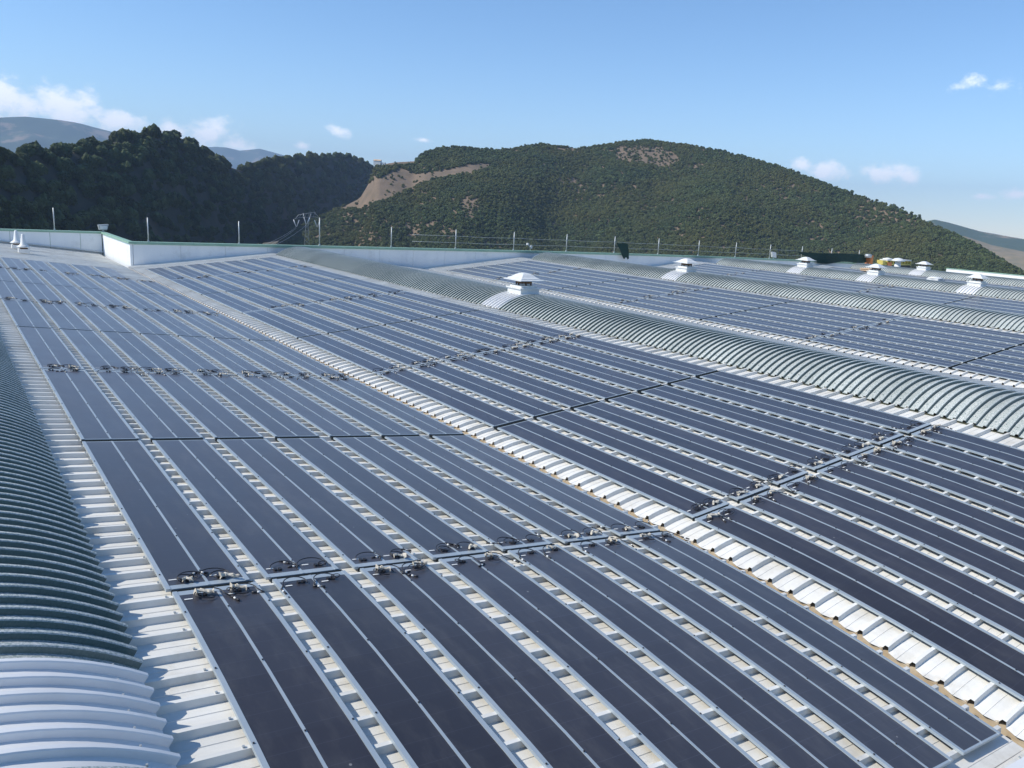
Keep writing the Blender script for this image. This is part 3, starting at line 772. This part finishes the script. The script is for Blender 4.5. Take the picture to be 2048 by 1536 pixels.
class Hill:
    def __init__(s, name, pts, Rk, depth, z0, tree_h, mats, amp=0, azpad=.03, nA=160, nT=40, bumps=(), rough=1.0):
        s.a, s.e = outline(pts); s.z0 = z0; s.depth = depth; s.amp = amp; s.bumps = bumps; s.rough = rough
        s.Ra = np.array([az_el(x, 400)[0] for x, _ in Rk]); s.Rr = np.array([r for _, r in Rk]); s.th = tree_h
        s.a0, s.a1 = s.a[0], s.a[-1]
        me = MB(); vs_ = []; T = [1.5*i/nT for i in range(nT+1)]
        for i in range(nA+1):
            a = s.a0+(s.a1-s.a0)*i/nA
            for t in T: vs_.append(s.pos(a, t))
        fs = [(i*(nT+1)+j, (i+1)*(nT+1)+j, (i+1)*(nT+1)+j+1, i*(nT+1)+j+1) for i in range(nA) for j in range(nT)]
        me.add(vs_, fs, 0, True); me.mi = me.mi
        s.o = me.build(name, mats); tag(s.o, kind='structure')
    def ridge(s, a):
        R = float(np.interp(a, s.Ra, s.Rr)); e = float(np.interp(a, s.a, s.e)); return R, CAM.z+e*R-s.th
    def pos(s, a, t):
        R, zr = s.ridge(a); r0 = R-s.depth(R, zr)
        r = r0+t*(R-r0)
        if t <= 1:
            f = t**.92
            z = s.z0+(zr-s.z0)*f
            wdw = math.sin(PI*min(1, t))**.8 if 0 < t < 1 else 0
            x = CAM.x+r*math.sin(a); y = CAM.y+r*math.cos(a)
            z += s.amp*wdw*fbm(x, y, 120*s.rough, 4, 2)
            for (ba, bt, wa, wt, h) in s.bumps:
                z += h*math.exp(-((a-ba)/wa)**2-((t-bt)/wt)**2)*min(1, (1-t)*5)
        else: z = zr-(t-1)*1.2*(zr-s.z0)*.8
        return (CAM.x+r*math.sin(a), CAM.y+r*math.cos(a), z)

LEFT = [(-260, 300), (-120, 296), (0, 292), (60, 284), (110, 290), (200, 272), (240, 262), (270, 254), (350, 257), (375, 268), (400, 284), (450, 318), (485, 330), (520, 318), (560, 308), (650, 303), (700, 307), (735, 322), (760, 348), (775, 380), (800, 480), (840, 560)]
MID = [(500, 545), (545, 498), (575, 468), (625, 436), (680, 412), (720, 392), (742, 355), (752, 326), (790, 320), (830, 318), (850, 301), (880, 293), (920, 290), (960, 294), (1000, 298), (1040, 292), (1080, 285), (1120, 290), (1160, 293), (1200, 289), (1250, 281), (1300, 278), (1380, 288), (1450, 300), (1560, 330), (1650, 363), (1720, 390), (1800, 415), (1870, 447), (1950, 484), (2048, 543), (2150, 612)]
dleft = lambda R, zr: max(90, 1.25*(zr+50))
dmid = lambda R, zr: 2.3*(max(zr, 0)+60)
BR = lambda x: az_el(x, 420)[0]
hl = Hill('wooded_hill', LEFT, [(-260, 420), (0, 520), (300, 700), (480, 900), (760, 1450), (840, 1500)], dleft, -48, 5.5, M_soil, amp=10)
hm = Hill('wooded_hill', MID, [(500, 900), (720, 940), (850, 1000), (1300, 1150), (1700, 1000), (2048, 820), (2150, 800)], dmid, -55, 2.6, M_slope, amp=12, nA=240, nT=60,
          bumps=[(BR(985), .45, .05, .25, 16), (BR(1120), .40, .05, .30, -20), (BR(1230), .70, .04, .2, 8), (BR(1420), .45, .05, .25, 16), (BR(1620), .4, .05, .3, -12)])
d1 = lambda R, zr: 2.6*(zr+60)
h = Hill('distant_hill', [(-400, 236), (-150, 222), (0, 233), (50, 231), (110, 237), (160, 246), (210, 259), (250, 268), (330, 300), (420, 345)], [(-400, 6800), (420, 7400)], d1, -60, 0, M_far, amp=90, rough=6)
h = Hill('distant_hill', [(340, 330), (400, 295), (430, 292), (455, 294), (480, 300), (520, 296), (545, 303), (585, 314), (700, 345)], [(340, 9800), (700, 9800)], d1, -60, 0, M_far, amp=80, rough=6)
h = Hill('distant_hill', [(1780, 470), (1830, 446), (1870, 438), (1900, 445), (1960, 462), (2048, 478), (2200, 492), (2600, 520)], [(1780, 3300), (2600, 3300)], lambda R, zr: 700, -60, 0, M_far, amp=14, rough=3)
h = Hill('brown_hill', [(1840, 480), (1900, 470), (1930, 472), (1985, 490), (2048, 503), (2200, 540)], [(1840, 2500), (2200, 2400)], lambda R, zr: 500, -60, 0, M_brown, amp=8, rough=2)

# ------------------------------------------------------------------ trees
def leaf_mat(name, c1, c2, rv):
    m = mat(name, c1, .75, col2=c2, vscale=.8, randv=rv, spec=.15, detail=3)
    t = m.node_tree; n = t.nodes; l = t.links; b = n['Principled BSDF']; src = b.inputs['Base Color'].links[0].from_socket
    g = n.new('ShaderNodeNewGeometry'); z = n.new('ShaderNodeTexNoise'); z.inputs['Scale'].default_value = .016; z.inputs['Detail'].default_value = 4
    l.new(g.outputs['Position'], z.inputs['Vector']); q = n.new('ShaderNodeMapRange'); q.inputs['From Min'].default_value = .40; q.inputs['From Max'].default_value = .66; q.inputs['To Max'].default_value = .75
    l.new(z.outputs['Fac'], q.inputs['Value']); x = n.new('ShaderNodeMix'); x.data_type = 'RGBA'; l.new(q.outputs[0], x.inputs['Factor']); l.new(src, x.inputs[6])
    x.inputs[7].default_value = (c2[0]*1.25, c2[1]*1.02, c2[2]*.9, 1); l.new(x.outputs[2], b.inputs['Base Color']); return m
M_leafd = leaf_mat('leaves_dark', (.036, .056, .022), (.065, .085, .030), .35)
M_leafg = leaf_mat('leaves_green', (.050, .076, .030), (.086, .104, .038), .50)
M_bark = mat('bark', (.10, .075, .05), .9)
def crown_mesh(seed, r=1.0, n=16, cards=260, m=None, flat=.8):
    r_ = random.Random(seed); bm = bmesh.new()
    for i in range(n):
        th = r_.uniform(0, 2*PI); ph = r_.random(); rad = .62*math.sqrt(r_.random())*r
        c = Vector((rad*math.cos(th), rad*math.sin(th), (ph*.95-.1)*flat*r))
        q = r_.uniform(.26, .48)*r*(1-.25*ph)
        res = bmesh.ops.create_icosphere(bm, subdivisions=1, radius=q, matrix=Matrix.Translation(c))
        for v in res['verts']:
            dv = v.co-c; v.co = c+dv*(1+.45*noise.noise(v.co*3.1/r+Vector((seed, 0, 0))))
    for i in range(cards):
        th = r_.uniform(0, 2*PI); z = r_.uniform(-.35, 1.0); rr = math.sqrt(max(0, 1-z*z))*r*r_.uniform(.75, 1.08)
        c = Vector((rr*math.cos(th)*.95, rr*math.sin(th)*.95, (z*.85+.12)*flat*r)); s_ = r*r_.uniform(.05, .14)
        a = Vector((r_.gauss(0, 1), r_.gauss(0, 1), r_.gauss(0, 1))).normalized(); b = a.orthogonal().normalized()
        vs2 = [bm.verts.new(c+a*s_), bm.verts.new(c-a*s_*.5+b*s_), bm.verts.new(c-a*s_*.6-b*s_*.8)]
        bm.faces.new(vs2)
    me = bpy.data.meshes.new('crown'); bm.to_mesh(me); bm.free(); me.materials.append(m); return me
def tree(loc, r, h, seed, m, label):
    t = empty('tree', loc); tag(t, label, 'tree', 'lone trees standing up from the right ridge')
    mb = MB(); mb.tube([(0, 0, -1), (.05*r, 0, h*.35), (0, .05*r, h*.75)], .1, 7, radii=[.09*r, .07*r, .03*r])
    mb.tube([(0, 0, h*.35), (.3*r, .1*r, h*.7)], .05, 5, radii=[.04*r, .02*r]); mb.tube([(0, 0, h*.4), (-.3*r, -.1*r, h*.7)], .05, 5, radii=[.04*r, .02*r])
    mb.build('trunk', M_bark, t)
    c = obj('crown', crown_mesh(seed, r, 14, 260, m), t); c.location = (0, 0, h*.6); return c
# a handful of lone trees on the right hand ridge, each its own thing
srcs = []
tl = [(1700, 'leftmost'), (1752, 'second from left'), (1788, 'third from left'), (1806, 'fourth from left'), (1826, 'fifth from left'), (1842, 'rightmost')]
for i, (x, wd) in enumerate(tl):
    a = az_el(x, 410)[0]; p = hm.pos(a, .995)
    c = tree(p, 1.9+.6*rnd.random(), 4.6+1.2*rnd.random(), 40+i, M_leafg if i % 2 else M_leafd, '%s of six lone trees breaking the skyline on the right ridge' % wd)
    srcs.append(c)
# crowns that the woods are scattered from: big ones live on the spur behind the parapet
def gn_scatter(o, sources):
    ng = bpy.data.node_groups.new('scatter', 'GeometryNodeTree')
    ng.interface.new_socket('Geometry', in_out='INPUT', socket_type='NodeSocketGeometry')
    ng.interface.new_socket('Geometry', in_out='OUTPUT', socket_type='NodeSocketGeometry')
    n = ng.nodes; l = ng.links
    gi = n.new('NodeGroupInput'); go = n.new('NodeGroupOutput'); jn = n.new('GeometryNodeJoinGeometry')
    for s_ in sources[::-1]:
        oi = n.new('GeometryNodeObjectInfo'); oi.inputs['Object'].default_value = s_; oi.inputs['As Instance'].default_value = True; oi.transform_space = 'ORIGINAL'
        l.new(oi.outputs['Geometry'], jn.inputs[0])
    ip = n.new('GeometryNodeInstanceOnPoints'); ip.inputs['Pick Instance'].default_value = True
    def na(nm, ty):
        q = n.new('GeometryNodeInputNamedAttribute'); q.data_type = ty; q.inputs['Name'].default_value = nm; return q.outputs[0]
    l.new(gi.outputs[0], ip.inputs['Points']); l.new(jn.outputs[0], ip.inputs['Instance'])
    l.new(na('vi', 'INT'), ip.inputs['Instance Index'])
    cr = n.new('ShaderNodeCombineXYZ'); l.new(na('rz', 'FLOAT'), cr.inputs[2]); l.new(cr.outputs[0], ip.inputs['Rotation'])
    l.new(na('sv', 'FLOAT_VECTOR'), ip.inputs['Scale'])
    l.new(ip.outputs[0], go.inputs[0])
    md = o.modifiers.new('scatter', 'NODES'); md.node_group = ng
def wood(name, hill, dens, rad, label, mask, seed, src, a0=None, a1=None):
    rg = np.random.RandomState(seed); P_ = []; SV = []; RZ = []; VI = []
    a0 = hill.a0 if a0 is None else a0; a1 = hill.a1 if a1 is None else a1
    # area weighted candidates
    na_ = 160
    for i in range(na_):
        aa = a0+(a1-a0)*(i+.5)/na_; R, zr = hill.ridge(aa); dep = hill.depth(R, zr)
        area = (a1-a0)/na_*(R-dep*.4)*dep*1.06*1.1
        for _ in range(rg.poisson(max(0, area)*dens)):
            a = aa+(rg.rand()-.5)*(a1-a0)/na_; t = rg.rand()*1.06+.0
            p = hill.pos(a, t); q = pix(p)
            if q is None or q[0] < -60 or q[0] > 2110 or q[1] > 560: continue
            k = mask(q[0], q[1], p)
            if rg.rand() > k: continue
            s_ = rad*(.65+.7*rg.rand()); 
            if k < .5: s_ *= .75
            P_.append((p[0], p[1], p[2]+s_*.25)); SV.append((s_*(.85+.3*rg.rand()), s_*(.85+.3*rg.rand()), s_*(.8+.6*rg.rand()))); RZ.append(rg.rand()*6.28); VI.append(rg.randint(0, len(src)))
    me = bpy.data.meshes.new(name); me.from_pydata(P_, [], [])
    for nm, ty, dat in (('sv', 'FLOAT_VECTOR', SV), ('rz', 'FLOAT', RZ), ('vi', 'INT', VI)):
        at = me.attributes.new(nm, ty, 'POINT')
        at.data.foreach_set('vector' if ty == 'FLOAT_VECTOR' else 'value', np.array(dat).ravel())
    o = obj(name, me); tag(o, label, 'wood', kind='stuff'); gn_scatter(o, src); print(name, len(P_)); return o
def inpoly(x, y, poly):
    c = False; j = len(poly)-1
    for i in range(len(poly)):
        xi, yi = poly[i]; xj, yj = poly[j]
        if (yi > y) != (yj > y) and x < (xj-xi)*(y-yi)/(yj-yi)+xi: c = not c
        j = i
    return c
band = [(680, 424), (715, 390), (745, 366), (800, 338), (832, 352), (870, 346), (905, 340), (940, 332), (985, 330), (978, 340), (930, 352), (870, 362), (828, 378), (790, 395), (745, 412), (720, 420)]
saddle = [(745, 335), (750, 318), (830, 312), (832, 328), (790, 332)]
band_az = band
def mask_mid(x, y, p):
    n_ = fbm(p[0], p[1], 60, 4, 5)
    if inpoly(x, y+3, band): return .03
    if inpoly(x, y, saddle): return .04
    k = 1.0
    for (cx, cy, rx, ry, lo) in ((1290, 322, 60, 26, .25), (1410, 345, 45, 16, .35), (870, 470, 50, 24, .35), (800, 450, 22, 8, .3), (940, 415, 18, 20, .35), (1260, 300, 40, 8, .5), (640, 450, 70, 30, .55), (1750, 420, 70, 20, .5), (1820, 450, 50, 15, .5), (700, 480, 60, 14, .6), (1130, 300, 30, 6, .4), (1030, 303, 30, 6, .4)):
        d = ((x-cx)/rx)**2+((y-cy)/ry)**2
        if d < 1.3 and n_ > -.05-(1-d)*.3: k = min(k, lo)
    if n_ > .42: k = min(k, .55)
    return k
# source crowns: one real tree per kind stands in each wood
csrc = []
for i in range(5):
    a = BR(1000+60*i); p = hm.pos(a, .25)
    t = empty('tree', p); tag(t, '%s from left of five bushy trees low on the middle hill' % ordn[i], 'tree', 'bushy trees low on the middle hill')
    mb = MB(); mb.tube([(0, 0, -1), (0, 0, 2.5)], .25, 6); mb.build('trunk', M_bark, t)
    c = obj('crown', crown_mesh(70+i, 1.0, 12, 150, M_leafg if i < 3 else M_leafd), t, Matrix.Translation((0, 0, 2.5)) @ Matrix.Diagonal((3, 3, 3, 1))); csrc.append(c)
dsrc = []
for i in range(4):
    a = BR(150+80*i); p = hl.pos(a, .25)
    t = empty('tree', p); tag(t, '%s from left of four broad trees low on the dark left hill' % ordn[i], 'tree', 'broad trees low on the left hill')
    mb = MB(); mb.tube([(0, 0, -1), (0, 0, 4)], .3, 6); mb.build('trunk', M_bark, t)
    c = obj('crown', crown_mesh(90+i, 1.0, 26, 900, M_leafd), t, Matrix.Translation((0, 0, 4)) @ Matrix.Diagonal((4.5, 4.5, 4.5, 1))); dsrc.append(c)
wood('wood', hl, .030, 4.6, 'dense dark broadleaf wood covering the shaded left hill', lambda x, y, p: 1.0, 3, dsrc)
wood('wood', hm, .21, 2.05, 'dense green scrub wood covering the large middle and right hill', mask_mid, 4, csrc)

# small white farmhouse on the saddle
a = az_el(757, 320)[0]; p = hm.pos(a, 1.0)
t = empty('farmhouse', (p[0], p[1], p[2]-.5)); t.rotation_euler = (0, 0, -.7); tag(t, 'tiny white farmhouse on the grassy saddle between the two hills', 'house')
mb = MB(); mb.box(-5, 3, -3, 3, 0, 5); mb.build('wall', M_vent, t)
mb = MB(); mb.add([(-5.3, -3.3, 5.01), (3.3, -3.3, 5.01), (3.3, 3.3, 5.01), (-5.3, 3.3, 5.01), (-5.3, 0, 6.5), (3.3, 0, 6.5)], [(0, 1, 5, 4), (2, 3, 4, 5), (0, 4, 3), (1, 2, 5), (3, 2, 1, 0)]); mb.build('roof', M_brk, t)
mb = MB(); mb.box(4.2, 8, -2.5, 2.5, 0, 3.5); mb.build('shed', M_vent, t)

# ------------------------------------------------------------------ power pylon with V insulators
def at(x, y, r):
    d = ray(x, y); k = r/math.hypot(d.x, d.y); return CAM+d*k
RP = 420
top = at(614, 425, RP)
t = empty('power_pylon', (top.x, top.y, top.z-30)); t.rotation_euler = (0, 0, -az_el(614, 425)[0]); tag(t, 'lattice power pylon with three pale V shaped insulator strings, behind the parapet', 'pylon')
mb = MB()
for sx in (-1, 1):
    for sy in (-1, 1):
        mb.tube([(sx*2.0, sy*2.0, 0), (sx*.6, sy*.6, 24), (sx*1.8, sy*.4, 29.6)], .09, 4)
for k in range(10):
    z = 2.4*k; w_ = 2-1.4*z/24; w2 = 2-1.4*(z+2.4)/24
    mb.tube([(-w_, -w_, z), (w2, -w2, z+2.4)], .05, 4); mb.tube([(w_, -w_, z), (-w2, -w2, z+2.4)], .05, 4)
mb.build('tower', M_galv, t)
mb = MB()
mb.tube([(-6, 0, 26.4), (-4, 0, 28.6), (3.6, 0, 30.4), (4.2, 0, 29)], .08, 4); mb.tube([(-6, 0, 26.4), (-4.2, 0, 27.2), (4, 0, 28.2)], .08, 4)
for k in range(7): mb.tube([(-5+k*1.35, 0, 27.2+.12*k), (-4.4+k*1.35, 0, 28.5+.28*k)], .06, 4)
mb.tube([(3.6, 0, 30.4), (6.2, 0, 27.3)], .08, 4); mb.tube([(4, 0, 28.2), (6.2, 0, 27.3)], .08, 4)
mb.build('crossarm', M_galv, t)
for (cx, zt) in ((-5.1, 26.2), (-.2, 27.6), (5.0, 26.6)):
    mb = MB()
    for sx in (-1, 1):
        mb.tube([(cx+sx*1.35, 0, zt), (cx+sx*.15, 0, zt-3.4)], .23, 6)
    mb.build('insulator', M_vent, t)
Mz = Matrix.Rotation(-az_el(614, 425)[0], 4, 'Z')
ends = []
for (cx, zt, px_, py_, rr) in ((-5.1, 22.7, 420, 520, 160), (-5.1, 22.1, 420, 532, 160), (-.2, 24.0, 440, 530, 150)):
    A3 = Vector((top.x, top.y, top.z-30))+Mz.to_3x3() @ Vector((cx, 0, zt)); B3 = at(px_, py_, rr); pts = []
    for k in range(13):
        u = k/12; p = A3.lerp(B3, u); p.z -= 3.5*4*u*(1-u)*.5; pts.append(p)
    mb = MB(); mb.tube(pts, .05, 4); o = mb.build('power_line', M_galv)
    tag(o, ['upper sagging power line left of the pylon', 'lower sagging power line left of the pylon', 'middle power line left of the pylon, nearly on the parapet'][len(ends)], 'power line', 'power lines running down left from the pylon'); ends.append(o)

# ------------------------------------------------------------------ haze
hz = MB(); hz.box(-11500, 11500, -11500, 11500, -62, 640)
mh = bpy.data.materials.new('haze_air'); mh.use_nodes = True; n = mh.node_tree.nodes; n.clear()
pv = n.new('ShaderNodeVolumePrincipled'); pv.inputs['Color'].default_value = (.50, .70, 1, 1); pv.inputs['Density'].default_value = 1.05e-4; pv.inputs['Anisotropy'].default_value = .0
oo = n.new('ShaderNodeOutputMaterial'); mh.node_tree.links.new(pv.outputs[0], oo.inputs['Volume'])
o = hz.build('haze', mh); tag(o, kind='stuff')
